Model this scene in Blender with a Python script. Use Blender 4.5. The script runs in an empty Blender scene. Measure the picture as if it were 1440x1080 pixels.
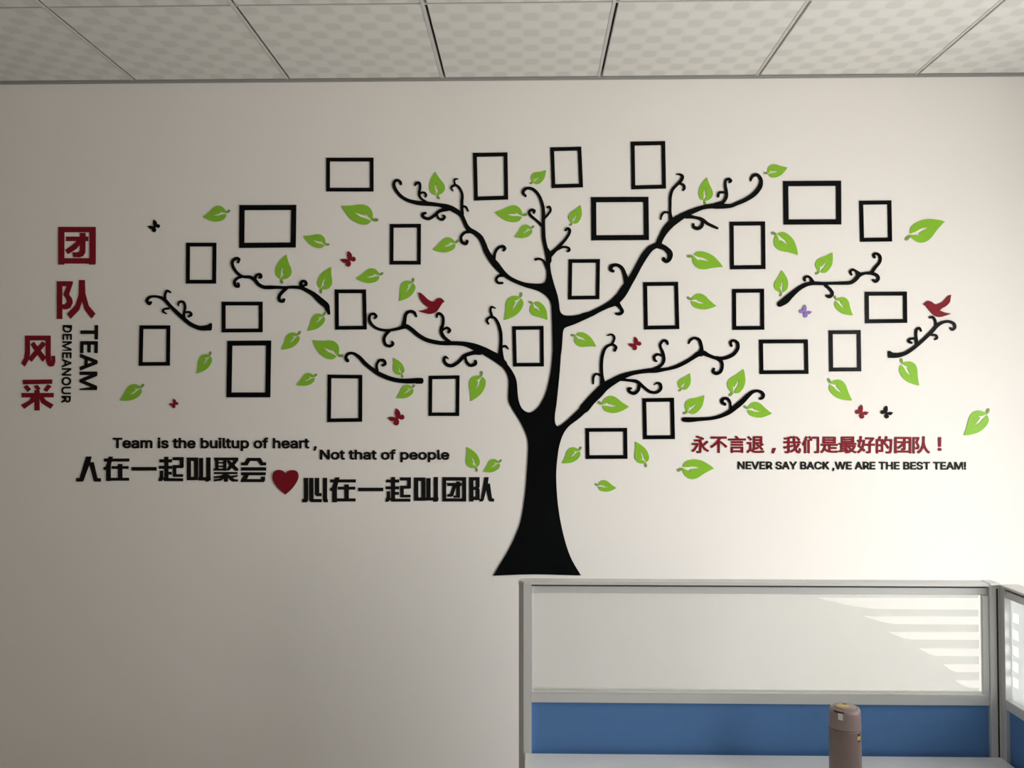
import bpy, bmesh, math
from mathutils import Vector, Matrix, Euler
from mathutils.geometry import tessellate_polygon

# ------------------------------------------------------------------ camera, world, light, exposure
SC = bpy.context.scene
COL = SC.collection
F = 1190.0                      # focal length in pixels of a 1440 x 1080 frame
D = 3.23                        # distance of the mural wall
H = 1.655                       # eye height
cam_data = bpy.data.cameras.new('camera')
cam_data.sensor_width = 36.0
cam_data.lens = 36.0 * F / 1440.0
cam_data.clip_start = 0.02
cam = bpy.data.objects.new('camera', cam_data)
COL.objects.link(cam)
cam.location = (0, 0, H)
cam.rotation_euler = (math.pi / 2 + math.atan(30 / F), 0, math.atan(25 / F))
SC.camera = cam
ROT = cam.rotation_euler.to_matrix()

world = bpy.data.worlds.new('sky')
SC.world = world
world.use_nodes = True
bg = world.node_tree.nodes['Background']
# overcast daylight: a pale sky above the horizon and duller ground below it
wt = world.node_tree
w_tc = wt.nodes.new('ShaderNodeTexCoord'); w_sep = wt.nodes.new('ShaderNodeSeparateXYZ'); w_ramp = wt.nodes.new('ShaderNodeValToRGB')
w_map = wt.nodes.new('ShaderNodeMapRange')
w_map.inputs['From Min'].default_value = -0.10; w_map.inputs['From Max'].default_value = 0.10
wt.links.new(w_tc.outputs['Generated'], w_sep.inputs[0]); wt.links.new(w_sep.outputs['Z'], w_map.inputs['Value'])
wt.links.new(w_map.outputs[0], w_ramp.inputs[0]); wt.links.new(w_ramp.outputs[0], bg.inputs['Color'])
w_ramp.color_ramp.elements[0].color = (1.0, 0.975, 0.96, 1)
w_ramp.color_ramp.elements[1].color = (1.0, 0.98, 0.975, 1)
bg.inputs['Strength'].default_value = 13.8

SC.view_settings.view_transform = 'Standard'
SC.view_settings.look = 'None'
SC.view_settings.gamma = 1.0
SC.view_settings.use_curve_mapping = False
SC.view_settings.exposure = 0.0
SC.cycles.max_bounces = 10
SC.cycles.diffuse_bounces = 6

# room extents
XL, XR, YF, ZC = -3.6, 2.58, -4.6, 2.916
WY0, WY1, WZ0, WZ1 = 1.0, 2.2, 0.02, 2.2

VY0, VY1, VZ0, VZ1 = -0.85, 0.05, 1.1, 2.6         # a second window, further back beside the viewer


def portal(loc, sx, sy, rot):
    l = bpy.data.lights.new('window_portal', 'AREA')
    l.shape = 'RECTANGLE'; l.size = sx; l.size_y = sy
    l.cycles.is_portal = True
    o = bpy.data.objects.new('window_portal', l)
    o.location = loc; o.rotation_euler = rot
    COL.objects.link(o)


portal((XR + 0.06, (WY0 + WY1) / 2, (WZ0 + WZ1) / 2), WZ1 - WZ0, WY1 - WY0, (0, math.pi / 2, 0))

portal((XR + 0.06, (VY0 + VY1) / 2, (VZ0 + VZ1) / 2), VZ1 - VZ0, VY1 - VY0, (0, math.pi / 2, 0))


# ------------------------------------------------------------------ helpers
def ray(px, py):
    return ROT @ Vector(((px - 720) / F, -(py - 540) / F, -1))


def at_y(px, py, Y):
    r = ray(px, py); k = Y / r.y
    return Vector((r.x * k, Y, H + r.z * k))


def at_z(px, py, Z):
    r = ray(px, py); k = (Z - H) / r.z
    return Vector((r.x * k, r.y * k, Z))


def at_x(px, py, X):
    r = ray(px, py); k = X / r.x
    return Vector((X, r.y * k, H + r.z * k))


def tag(o, label=None, cat=None, group=None, kind=None):
    for k, v in (('label', label), ('category', cat), ('group', group), ('kind', kind)):
        if v: o[k] = v
    return o


def srgb(r, g, b):
    f = lambda c: c / 12.92 if c <= 0.04045 else ((c + 0.055) / 1.055) ** 2.4
    return (f(r / 255), f(g / 255), f(b / 255), 1)


def mat(name, col, rough=0.5, metal=0.0, bump=0.0, bscale=200, var=0.0, vscale=8, spec=0.5, coat=0.0):
    m = bpy.data.materials.new(name); m.use_nodes = True
    nt = m.node_tree; p = nt.nodes['Principled BSDF']
    p.inputs['Base Color'].default_value = col
    p.inputs['Roughness'].default_value = rough
    p.inputs['Metallic'].default_value = metal
    p.inputs['Specular IOR Level'].default_value = spec
    p.inputs['Coat Weight'].default_value = coat
    tc = nt.nodes.new('ShaderNodeTexCoord')
    if var:
        n = nt.nodes.new('ShaderNodeTexNoise'); n.inputs['Scale'].default_value = vscale
        n.inputs['Detail'].default_value = 4
        nt.links.new(tc.outputs['Object'], n.inputs['Vector'])
        mx = nt.nodes.new('ShaderNodeMix'); mx.data_type = 'RGBA'
        mx.inputs['A'].default_value = tuple(c * (1 - var) for c in col[:3]) + (1,)
        mx.inputs['B'].default_value = tuple(min(1, c * (1 + var)) for c in col[:3]) + (1,)
        nt.links.new(n.outputs['Fac'], mx.inputs['Factor'])
        nt.links.new(mx.outputs['Result'], p.inputs['Base Color'])
    if bump:
        n2 = nt.nodes.new('ShaderNodeTexNoise'); n2.inputs['Scale'].default_value = bscale
        nt.links.new(tc.outputs['Object'], n2.inputs['Vector'])
        b = nt.nodes.new('ShaderNodeBump'); b.inputs['Strength'].default_value = bump
        b.inputs['Distance'].default_value = 0.002
        nt.links.new(n2.outputs['Fac'], b.inputs['Height'])
        nt.links.new(b.outputs['Normal'], p.inputs['Normal'])
    return m


M = {
    'wall': mat('wall_paint', (0.81, 0.77, 0.722, 1), 0.75, bump=0.05, bscale=90, var=0.012, vscale=2.5, spec=0.2),
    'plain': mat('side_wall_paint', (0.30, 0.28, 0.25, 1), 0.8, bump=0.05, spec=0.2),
    'floor': mat('floor_tile_glaze', (0.50, 0.47, 0.43, 1), 0.4, var=0.06, vscale=5),
    'black': mat('black_acrylic', (0.0035, 0.0042, 0.004, 1), 0.18, spec=0.07, var=0.1),
    'blackfoam': mat('black_lettering_sheet', (0.0085, 0.008, 0.0075, 1), 0.45, spec=0.1, var=0.1),
    'green': mat('green_acrylic', (0.235, 0.475, 0.035, 1), 0.3, spec=0.12, var=0.03),
    'stem': mat('leaf_stem_acrylic', (0.20, 0.30, 0.075, 1), 0.35, spec=0.12, var=0.03),
    'red': mat('dark_red_acrylic', (0.20, 0.010, 0.018, 1), 0.35, spec=0.1, var=0.03),
    'purple': mat('purple_acrylic', (0.26, 0.17, 0.45, 1), 0.35, spec=0.1, var=0.05),
    'alu': mat('brushed_aluminium', (0.74, 0.74, 0.73, 1), 0.42, metal=0.3, bump=0.02, bscale=400),
    'blue': mat('blue_fabric_board', (0.115, 0.25, 0.53, 1), 0.85, bump=0.15, bscale=900, spec=0.15, var=0.05, vscale=60),
    'desk': mat('white_laminate', (0.90, 0.90, 0.89, 1), 0.32, var=0.02, vscale=20),
    'gap': mat('dark_joint_and_shade', (0.03, 0.03, 0.03, 1), 0.7),  # dark joints, and the painted shade under the partition caps
    'grid': mat('painted_ceiling_grid', (0.55, 0.54, 0.51, 1), 0.5, metal=0.1, var=0.02),
    'trim': mat('grey_edge_trim', (0.33, 0.325, 0.31, 1), 0.5, metal=0.1, var=0.02),
    'flask': mat('dusty_pink_lacquer', (0.235, 0.165, 0.155, 1), 0.38, bump=0.03, bscale=700, coat=0.15, var=0.03, vscale=30),
    'flaskcap': mat('dusty_pink_cap_plastic', (0.30, 0.22, 0.21, 1), 0.36, coat=0.15, var=0.03, vscale=30),
    'yellow': mat('yellow_print', (0.62, 0.47, 0.12, 1), 0.5, var=0.1, vscale=80),
    'white': mat('white_plastic', (0.72, 0.71, 0.70, 1), 0.4, var=0.02),
    'brown': mat('brown_print', (0.035, 0.022, 0.018, 1), 0.5, var=0.1),
}


def tile_material():
    m = bpy.data.materials.new('patterned_ceiling_tile'); m.use_nodes = True
    nt = m.node_tree; N = nt.nodes; L = nt.links
    p = N['Principled BSDF']; p.inputs['Roughness'].default_value = 0.6
    p.inputs['Specular IOR Level'].default_value = 0.25
    tc = N.new('ShaderNodeTexCoord'); sep = N.new('ShaderNodeSeparateXYZ')
    L.new(tc.outputs['Object'], sep.inputs[0])

    def math_(op, a, b=None):
        n = N.new('ShaderNodeMath'); n.operation = op
        for i, v in enumerate((a, b)):
            if v is None: continue
            if isinstance(v, (int, float)): n.inputs[i].default_value = v
            else: L.new(v, n.inputs[i])
        return n.outputs[0]
    sx = math_('SINE', math_('MULTIPLY', sep.outputs['X'], math.pi / 0.06))
    sy = math_('SINE', math_('MULTIPLY', sep.outputs['Y'], math.pi / 0.06))
    pr = math_('MULTIPLY', sx, sy)
    ramp = N.new('ShaderNodeValToRGB')
    fac = math_('ADD', math_('MULTIPLY', pr, 0.5), 0.5)
    L.new(fac, ramp.inputs[0])
    e = ramp.color_ramp.elements
    e[0].position = 0.36; e[0].color = (0.69, 0.675, 0.64, 1)
    e[1].position = 0.44; e[1].color = (0.665, 0.65, 0.61, 1)
    a = ramp.color_ramp.elements.new(0.56); a.color = (0.665, 0.65, 0.61, 1)
    b = ramp.color_ramp.elements.new(0.63); b.color = (0.60, 0.59, 0.555, 1)
    L.new(ramp.outputs[0], p.inputs['Base Color'])
    return m


M['tile'] = tile_material()


def film_material(dif=0.93, trl=0.95, clear=0.6):
    m = bpy.data.materials.new('frosted_film'); m.use_nodes = True
    nt = m.node_tree; N = nt.nodes; L = nt.links
    N.remove(N['Principled BSDF'])
    out = N['Material Output']
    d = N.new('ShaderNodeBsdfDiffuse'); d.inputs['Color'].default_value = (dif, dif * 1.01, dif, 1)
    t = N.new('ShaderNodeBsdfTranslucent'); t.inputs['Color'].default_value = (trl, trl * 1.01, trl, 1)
    mx = N.new('ShaderNodeMixShader'); mx.inputs[0].default_value = 0.65
    L.new(d.outputs[0], mx.inputs[1]); L.new(t.outputs[0], mx.inputs[2])
    tr = N.new('ShaderNodeBsdfTransparent'); tr.inputs['Color'].default_value = (0.97, 0.98, 0.97, 1)
    m2 = N.new('ShaderNodeMixShader'); m2.inputs[0].default_value = clear
    L.new(mx.outputs[0], m2.inputs[1]); L.new(tr.outputs[0], m2.inputs[2])
    L.new(m2.outputs[0], out.inputs['Surface'])
    return m


def glass_material():
    m = bpy.data.materials.new('clear_glass'); m.use_nodes = True
    nt = m.node_tree; N = nt.nodes; L = nt.links
    N.remove(N['Principled BSDF'])
    out = N['Material Output']
    tr = N.new('ShaderNodeBsdfTransparent'); tr.inputs['Color'].default_value = (0.975, 0.985, 0.98, 1)
    g = N.new('ShaderNodeBsdfGlossy'); g.inputs['Roughness'].default_value = 0.03
    lw = N.new('ShaderNodeLayerWeight'); lw.inputs['Blend'].default_value = 0.5
    pw = N.new('ShaderNodeMath'); pw.operation = 'POWER'; pw.inputs[1].default_value = 5.0
    fr = N.new('ShaderNodeMath'); fr.operation = 'MULTIPLY_ADD'; fr.inputs[1].default_value = 0.8; fr.inputs[2].default_value = 0.03
    L.new(lw.outputs['Facing'], pw.inputs[0]); L.new(pw.outputs[0], fr.inputs[0])
    mx = N.new('ShaderNodeMixShader')
    L.new(fr.outputs[0], mx.inputs[0]); L.new(tr.outputs[0], mx.inputs[1]); L.new(g.outputs[0], mx.inputs[2])
    L.new(mx.outputs[0], out.inputs['Surface'])
    return m


M['film'] = film_material()
M['dimmed_side_film'] = film_material(0.36, 0.32, 0.25)  # same frosted film, its colours dimmed to offset the strong light behind it
M['glass'] = glass_material()


def link(name, me, m, parent=None, loc=None):
    me.materials.clear(); me.materials.append(m)
    o = bpy.data.objects.new(name, me); COL.objects.link(o)
    if parent is not None: o.parent = parent
    if loc is not None: o.location = loc
    return o


def empty(name, loc=(0, 0, 0)):
    o = bpy.data.objects.new(name, None); o.empty_display_size = 0.05
    o.location = loc; COL.objects.link(o); return o


def local(parent):
    """World position of a one- or two-deep parent chain (no rotations are used)."""
    v = Vector((0, 0, 0))
    while parent is not None:
        v += parent.location; parent = parent.parent
    return v


def pydata(name, verts, faces, m, parent=None, smooth=False):
    """verts in WORLD coordinates; the object gets its origin at their middle."""
    lo = Vector([min(v[i] for v in verts) for i in range(3)]); hi = Vector([max(v[i] for v in verts) for i in range(3)])
    c = (lo + hi) / 2
    me = bpy.data.meshes.new(name)
    me.from_pydata([tuple(Vector(v) - c) for v in verts], [], faces)
    me.update()
    if smooth:
        for p in me.polygons: p.use_smooth = True
    return link(name, me, m, parent, c - local(parent))


def box_bm(bm, lo, hi, bevel=0.0, seg=2, edges=None):
    vs = [bm.verts.new((x, y, z)) for x in (lo[0], hi[0]) for y in (lo[1], hi[1]) for z in (lo[2], hi[2])]
    fs = [(0, 1, 3, 2), (4, 6, 7, 5), (0, 4, 5, 1), (2, 3, 7, 6), (0, 2, 6, 4), (1, 5, 7, 3)]
    faces = [bm.faces.new([vs[i] for i in f]) for f in fs]
    if bevel:
        es = {e for f in faces for e in f.edges}
        if edges: es = {e for e in es if edges(e)}
        bmesh.ops.bevel(bm, geom=list(es), offset=bevel, segments=seg, affect='EDGES', profile=0.5)


def box(name, lo, hi, m, parent=None, bevel=0.0, seg=2, edges=None):
    lo = Vector(lo); hi = Vector(hi); c = (lo + hi) / 2
    bm = bmesh.new(); box_bm(bm, lo - c, hi - c, bevel, seg, edges)
    me = bpy.data.meshes.new(name); bmesh.ops.recalc_face_normals(bm, faces=bm.faces); bm.to_mesh(me); bm.free()
    return link(name, me, m, parent, c - local(parent))


TH = 0.004    # thickness of the acrylic pieces glued to the wall


def slab(name, pts, tris, m, parent=None, th=TH):
    """pts in photo pixels, tris a flat triangulation: raised off the wall by th, with side walls."""
    w = [at_y(p[0], p[1], D - (p[2] if len(p) > 2 else th)) for p in pts]
    n = len(w)
    verts = w + [Vector((v.x, D - 0.0003, v.z)) for v in w]
    edge = {}
    tt = []
    for t in tris:
        ar = sum(w[t[i - 1]].x * w[t[i]].z - w[t[i]].x * w[t[i - 1]].z for i in range(len(t)))
        if abs(ar) < 1e-12: continue
        if ar < 0: t = tuple(t)[::-1]
        tt.append(tuple(t))
    for t in tt:
        for i in range(len(t)):
            a, b = t[i], t[(i + 1) % len(t)]
            edge[(a, b)] = edge.get((a, b), 0) + 1
    faces = list(tt)
    for (a, b) in edge:
        if (b, a) not in edge: faces.append((b, a, a + n, b + n))
    return pydata(name, verts, faces, m, parent)


def poly(name, loops, m, parent=None, th=TH):
    vs = [[Vector((p[0], p[1], 0)) for p in l] for l in loops]
    tris = tessellate_polygon(vs)
    pts = [p for l in loops for p in l]
    return slab(name, pts, tris, m, parent, th)


def catmull(pts, sub=5, closed=False, sharp=()):
    """pts = tuples of any length; returns the smoothed list."""
    n = len(pts); out = []
    rng = range(n if closed else n - 1)
    for i in rng:
        p1 = pts[i]; p2 = pts[(i + 1) % n]
        p0 = pts[i - 1] if (closed or i > 0) else p1
        p3 = pts[(i + 2) % n] if (closed or i + 2 < n) else p2
        if i in sharp: p0 = p1
        if (i + 1) % n in sharp: p3 = p2
        for s in range(sub):
            t = s / sub
            out.append(tuple(0.5 * (2 * b + (c - a) * t + (2 * a - 5 * b + 4 * c - d) * t * t + (3 * b - a - 3 * c + d) * t ** 3)
                             for a, b, c, d in zip(p0, p1, p2, p3)))
    if not closed: out.append(tuple(pts[-1]))
    return out


def S(ox, oy, sc, pts):
    return [(ox + p[0] / sc, oy + p[1] / sc) + ((p[2] / sc,) if len(p) > 2 else ()) for p in pts]


def stroke(name, pts, m, parent=None, th=TH, sub=6):
    """A band of varying half width along a smooth centre line, round ended."""
    c = catmull(pts, sub)
    q = [c[0]]
    for p in c[1:]:
        if math.hypot(p[0] - q[-1][0], p[1] - q[-1][1]) > 0.25: q.append(p)
    P, T = [], []
    n = len(q)
    for i, (x, y, r) in enumerate(q):
        a = q[max(0, i - 1)]; b = q[min(n - 1, i + 1)]
        dx, dy = b[0] - a[0], b[1] - a[1]; l = math.hypot(dx, dy) or 1
        nx, ny = -dy / l, dx / l
        P += [(x + nx * r, y + ny * r), (x - nx * r, y - ny * r)]
        if i: k = 2 * i; T += [(k - 2, k, k + 1), (k - 2, k + 1, k - 1)]
    for end in (0, n - 1):
        x, y, r = q[end]
        a = q[1] if end == 0 else q[n - 2]
        ang = math.atan2(y - a[1], x - a[0])
        l0 = len(P); K = 8
        P.append((x, y))
        ia, ib = (2 * end, 2 * end + 1)
        arc = [(x + r * math.cos(ang + math.pi * (k / K - 0.5)), y + r * math.sin(ang + math.pi * (k / K - 0.5))) for k in range(K + 1)]
        P += arc
        T += [(l0, l0 + 1 + k, l0 + 2 + k) for k in range(K)]
    return slab(name, P, T, m, parent, th)


# ------------------------------------------------------------------ the room
def wall_box(name, lo, hi, m, kind='structure'):
    return tag(box(name, lo, hi, m), kind=kind)


TW = 0.15
wall_box('wall_back', (XL - TW, D, 0), (XR + TW, D + TW, ZC + 0.2), M['wall'])
wall_box('wall_left', (XL - TW, YF, 0), (XL, D, ZC + 0.2), M['plain'])
wall_box('wall_front', (XL - TW, YF - TW, 0), (XR + TW, YF, ZC + 0.2), M['plain'])
wall_box('floor', (XL - TW, YF - TW, -0.1), (XR + TW, D + TW, 0), M['floor'])
WT = 0.045
bm = bmesh.new()
for lo, hi in (((XR, YF, 0), (XR + WT, VY0, ZC + 0.2)), ((XR, VY1, 0), (XR + WT, WY0, ZC + 0.2)), ((XR, WY1, 0), (XR + WT, D, ZC + 0.2)),
               ((XR, WY0, 0), (XR + WT, WY1, WZ0)), ((XR, WY0, WZ1), (XR + WT, WY1, ZC + 0.2)),
               ((XR, VY0, 0), (XR + WT, VY1, VZ0)), ((XR, VY0, VZ1), (XR + WT, VY1, ZC + 0.2))):
    box_bm(bm, lo, hi)
me = bpy.data.meshes.new('wall_right'); bm.to_mesh(me); bm.free()
tag(link('wall_right', me, M['wall']), kind='structure')


def window(name, y0, y1, z0, z1):
    win = tag(empty(name, (XR + 0.02, (y0 + y1) / 2, z0)), kind='structure')
    ym = (y0 + y1) / 2
    for a, b in (((y0, z0), (y1, z0 + 0.05)), ((y0, z1 - 0.05), (y1, z1)), ((y0, z0 + 0.05), (y0 + 0.03, z1 - 0.05)),
                 ((y1 - 0.02, z0 + 0.05), (y1, z1 - 0.05)), ((ym - 0.015, z0 + 0.05), (ym + 0.015, z1 - 0.05))):
        box('window_frame', (XR + 0.005, a[0], a[1]), (XR + 0.035, b[0], b[1]), M['white'], win, 0.004)
    for a, b in ((y0 + 0.03, ym - 0.015), (ym + 0.015, y1 - 0.02)):
        box('pane', (XR + 0.018, a, z0 + 0.05), (XR + 0.023, b, z1 - 0.05), M['glass'], win)


window('window_1', WY0, WY1, WZ0, WZ1)
window('window_2', VY0, VY1, VZ0, VZ1)

# suspended ceiling: backing slab, tiles and the thin bars between them
ceil = tag(box('ceiling', (XL - TW, YF - TW, ZC + 0.03), (XR + TW, D + TW, ZC + 0.2), M['gap']), kind='structure')
seam0 = at_z(844, 103.5, ZC).x                       # a long joint meets the wall here
PITCH = 0.602
row0 = at_z(600, 5.5, ZC).y                          # the first cross joint
xs = [seam0 + PITCH * k for k in range(-8, 6)]
ys = [row0 + PITCH * k for k in range(-14, 2)]
GX, GY = 0.015, 0.010
tile_cache = {}


def tile(x0, y0, x1, y1):
    x0, x1 = max(x0, XL), min(x1, XR); y0, y1 = max(y0, YF), min(y1, D - 0.001)
    if x1 - x0 < 0.02 or y1 - y0 < 0.02: return
    key = (round(x1 - x0, 4), round(y1 - y0, 4))
    o0 = (x0, y0, ZC)
    if key not in tile_cache:
        b = bmesh.new(); w, d = key
        box_bm(b, (0, 0, 0), (w, d, 0.012), 0.002, 1)
        bmesh.ops.recalc_face_normals(b, faces=b.faces)
        me = bpy.data.meshes.new('ceiling_tile'); b.to_mesh(me); b.free(); tile_cache[key] = me
    link('ceiling_tile', tile_cache[key], M['tile'], ceil, Vector(o0) - local(ceil))


for x in xs:
    for y in ys:
        tile(x + GX / 2 + 0.003, y + GY / 2, x + PITCH - GX / 2, y + PITCH - GY / 2)
for x in xs:
    if XL < x < XR:
        box('grid_bar', (x - GX / 2 - 0.001, YF, ZC - 0.001), (x + GX / 2 - 0.0055, D - 0.001, ZC + 0.03), M['grid'], ceil)
for y in ys:
    if YF < y < D:
        box('grid_bar', (XL, y - GY / 2 + 0.004, ZC - 0.0005), (XR, y + GY / 2 - 0.001, ZC + 0.03), M['grid'], ceil)
bm = bmesh.new()
box_bm(bm, (XL, D - 0.010, ZC - 0.003), (XR, D, ZC - 0.001)); box_bm(bm, (XL, D - 0.003, ZC - 0.010), (XR, D, ZC - 0.003))
me = bpy.data.meshes.new('trim_1'); bm.to_mesh(me); bm.free()
tag(link('trim_1', me, M['trim']), kind='structure')
box_sk = tag(box('baseboard_back', (XL, D - 0.012, 0), (XR, D, 0.09), M['white'], None, 0.003), kind='structure')

# ------------------------------------------------------------------ desk partition
PY = 2.19
px = lambda x, y, Y=PY: at_y(x, y, Y)
XP0 = px(729.5, 900).x; XP1 = px(747.5, 900).x       # left post
XC0 = px(1392, 900).x; XC1 = px(1409, 900).x         # corner post
ZT = px(1060, 819.5).z                                # top of the cap
ZGT = px(1060, 836.5).z; ZGB = px(1060, 977).z; ZBT = px(1060, 991).z; ZDK = px(1060, 1061.5).z
part = tag(empty('desk_partition', ((XP0 + XC1) / 2, PY + 0.02, 0)),
           'aluminium framed office partition with frosted striped glass above blue board, facing the viewer', 'partition')
vert = lambda e: abs(e.verts[0].co.z - e.verts[1].co.z) > 0.1
left_vert = lambda e: vert(e) and e.verts[0].co.x < 0
box('post', (XP0, PY, 0), (XP1, PY + 0.045, ZT - 0.007), M['alu'], part, 0.0125, 1, left_vert)
cp = box('post', (XC0, PY, 0), (XC1, PY + 0.045, ZT - 0.007), M['alu'], part, 0.002, 2, vert)
box('groove', (px(1401.7, 900).x, PY - 0.0006, 0.76), (px(1404, 900).x, PY + 0.001, ZT - 0.012), M['gap'], cp)
# inner frame
RY = PY + 0.009
box('top_rail', (XP1, RY, ZGT), (XC0, PY + 0.038, ZT - 0.013), M['alu'], part, 0.0015)
mr = box('middle_rail', (XP1, PY + 0.004, ZBT), (XC0, PY + 0.04, ZGB), M['alu'], part, 0.0015)
box('glazing_bead', (XP1, PY + 0.006, ZGB), (px(750, 900).x, PY + 0.012, ZGT), M['alu'], part, 0.001)
box('glazing_bead', (px(1383, 900).x, PY + 0.0035, ZGB), (XC0, PY + 0.012, ZGT), M['alu'], part, 0.0015)
box('glazing_bead', (XP1, PY + 0.003, ZGB), (px(1385, 900).x, PY + 0.012, ZGB + 0.003), M['alu'], part, 0.001)
box('painted_shade_strip', (XP1, PY + 0.012, ZT - 0.0125), (XC0, PY + 0.038, ZT - 0.0085), M['gap'], part)  # dark strip standing in for the shade under the overhanging cap
# cap with a rounded left corner
bm = bmesh.new()
cx0, cx1, cy0, cy1 = XP0 - 0.001, XC1 + 0.001, PY - 0.002, PY + 0.047
box_bm(bm, (cx0, cy0, ZT - 0.007), (XC0, cy1, ZT))
bmesh.ops.bevel(bm, geom=[e for e in bm.edges if abs(e.verts[0].co.z - e.verts[1].co.z) > 0.004 and e.verts[0].co.x < cx0 + 0.01],
                offset=0.0135, segments=1, affect='EDGES')
bmesh.ops.bevel(bm, geom=[e for e in bm.edges if e.verts[0].co.z > ZT - 0.001 and e.verts[1].co.z > ZT - 0.001],
                offset=0.003, segments=2, affect='EDGES')
bmesh.ops.recalc_face_normals(bm, faces=bm.faces)
me = bpy.data.meshes.new('cap_strip'); bm.to_mesh(me); bm.free()
link('cap_strip', me, M['alu'], part, -local(part))
box('end_cap', (XC0 + 0.0008, cy0, ZT - 0.007), (cx1, cy1, ZT + 0.001), M['alu'], part, 0.003)
# glass and film
GYP = PY + 0.018
box('glass_pane', (XP1 - 0.004, GYP, ZGB - 0.004), (XC0 + 0.004, GYP + 0.005, ZGT + 0.004), M['glass'], part)
x0, x1 = px(749, 900).x, px(1381.5, 900).x
band = [(840, 856.5, 1150, 1240), (866, 877.5, 1215, 1262), (888, 899, 1250, 1282), (911, 922, 1293, 1318), (933, 944.5, 1326, 1346), (955.5, 966.5, 1342, 1366)]
zz = lambda y: at_y(1300, y + 0.5, PY + 0.017).z
xx = lambda x: at_y(x, 900, PY + 0.017).x
FY0, FY1 = GYP - 0.0006, GYP - 0.0001
outer = [(x0, ZGB - 0.002), (x1, ZGB - 0.002)]
# clear bands cut from the right edge of the film, their left ends tapering
for yt, yb, xa, xb in reversed(band):
    zt, zb = zz(yt), zz(yb)
    outer.append((x1, zb))
    k = 7
    for i in range(k + 1):
        t = i / k
        outer.append((xx(xb) + (xx(xa) - xx(xb)) * t, zb + (zt - zb) * (t ** 1.6) * 0.96))
    outer.append((x1, zt))
outer += [(x1, ZGT + 0.002), (x0, ZGT + 0.002)]
tris = tessellate_polygon([[Vector((a, b, 0)) for a, b in outer]])
pydata('frosted_film', [(a, FY0, b) for a, b in outer], [tuple(t) for t in tris], M['film'], part)
box('board_panel', (XP1 - 0.002, PY + 0.012, 0.1), (XC0 + 0.002, PY + 0.032, ZBT), M['blue'], part)
box('bottom_rail', (XP1, PY + 0.004, 0.02), (XC0, PY + 0.04, 0.1), M['alu'], part)

# side partition, running from the corner towards the viewer
SX = px(1405.5, 900).x                                  # plane of its left face
SXR = SX + 0.045
side = tag(empty('desk_partition', (SX + 0.02, 1.5, 0)),
           'second partition at the right edge, seen nearly edge-on, frosted glass with small clear squares', 'partition')
SY0, SY1 = 0.9, PY - 0.002
ST = SY1 - 0.022
box('post', (SX, ST, 0), (SXR, SY1, ZT - 0.007), M['alu'], side, 0.001)
box('post', (SX, SY0, 0), (SXR, SY0 + 0.03, ZT - 0.007), M['alu'], side, 0.002)
box('top_rail', (SX + 0.003, SY0 + 0.03, ZGT), (SXR - 0.007, ST, ZT - 0.013), M['alu'], side, 0.0015)
box('middle_rail', (SX + 0.001, SY0 + 0.03, ZBT), (SXR - 0.004, ST, ZGB), M['alu'], side, 0.0015)
box('painted_shade_strip', (SX + 0.012, SY0 + 0.03, ZT - 0.0125), (SXR - 0.007, ST, ZT - 0.0085), M['gap'], side)  # shade below the side cap, put in as a dark strip
box('cap_strip', (SX - 0.002, SY0 - 0.002, ZT - 0.007), (SXR + 0.002, SY1 - 0.0015, ZT), M['alu'], side, 0.002)
box('glass_pane', (SX + 0.018, SY0 + 0.028, ZGB - 0.004), (SX + 0.023, ST + 0.002, ZGT + 0.004), M['glass'], side)
FX = SX + 0.0174
hole = []
for (ya, yb) in ((863.5, 875.7), (886.5, 900), (910, 922.5), (932, 944.7), (953.5, 967.8)):
    A = at_x(1424, ya, FX); B = at_x(1432.5, yb, FX)
    zc_ = (A.z + B.z) / 2; hz = 0.0118
    hole.append([(A.y, zc_ + hz), (B.y, zc_ + hz), (B.y, zc_ - hz), (A.y, zc_ - hz)])
fy1 = at_x(1418.5, 900, FX).y
loops = [[(fy1, ZGB - 0.002), (fy1, ZGT + 0.002), (SY0 + 0.03, ZGT + 0.002), (SY0 + 0.03, ZGB - 0.002)]] + hole
tris = tessellate_polygon([[Vector((a, b, 0)) for a, b in l] for l in loops])
pydata('frosted_film', [(FX, a, b) for l in loops for a, b in l], [tuple(t) for t in tris], M['dimmed_side_film'], side)
box('board_panel', (SX + 0.01, SY0 + 0.028, 0.1), (SXR - 0.012, ST + 0.002, ZBT), M['blue'], side)
box('bottom_rail', (SX + 0.002, SY0 + 0.03, 0.02), (SXR - 0.004, ST, 0.1), M['alu'], side)

# desk
DX0 = px(738, 1060).x
dsk = tag(empty('desk', ((DX0 + SX) / 2, 1.85, 0)), 'white laminate desk top in front of the blue partition board', 'desk')
dt = box('desktop', (DX0, 1.5, ZDK - 0.025), (SX - 0.001, PY - 0.001, ZDK), M['desk'], dsk, 0.002)
for xa in (DX0 + 0.02, SX - 0.05):
    box('leg', (xa, 1.56, 0), (xa + 0.03, PY - 0.02, ZDK - 0.025), M['desk'], dsk, 0.002)
box('modesty_board', (DX0 + 0.05, PY - 0.06, 0.3), (SX - 0.05, PY - 0.045, ZDK - 0.025), M['desk'], dsk, 0.001)

# ------------------------------------------------------------------ vacuum flask
BY = 1.95
bc = at_y(1188, 1000, BY); BR = 0.0348
ztop = at_y(1188, 993, BY).z
fl = tag(empty('vacuum_flask', (bc.x, BY, ZDK)), 'dusty pink vacuum flask with a lidded cap standing on the white desk', 'flask')


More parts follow.
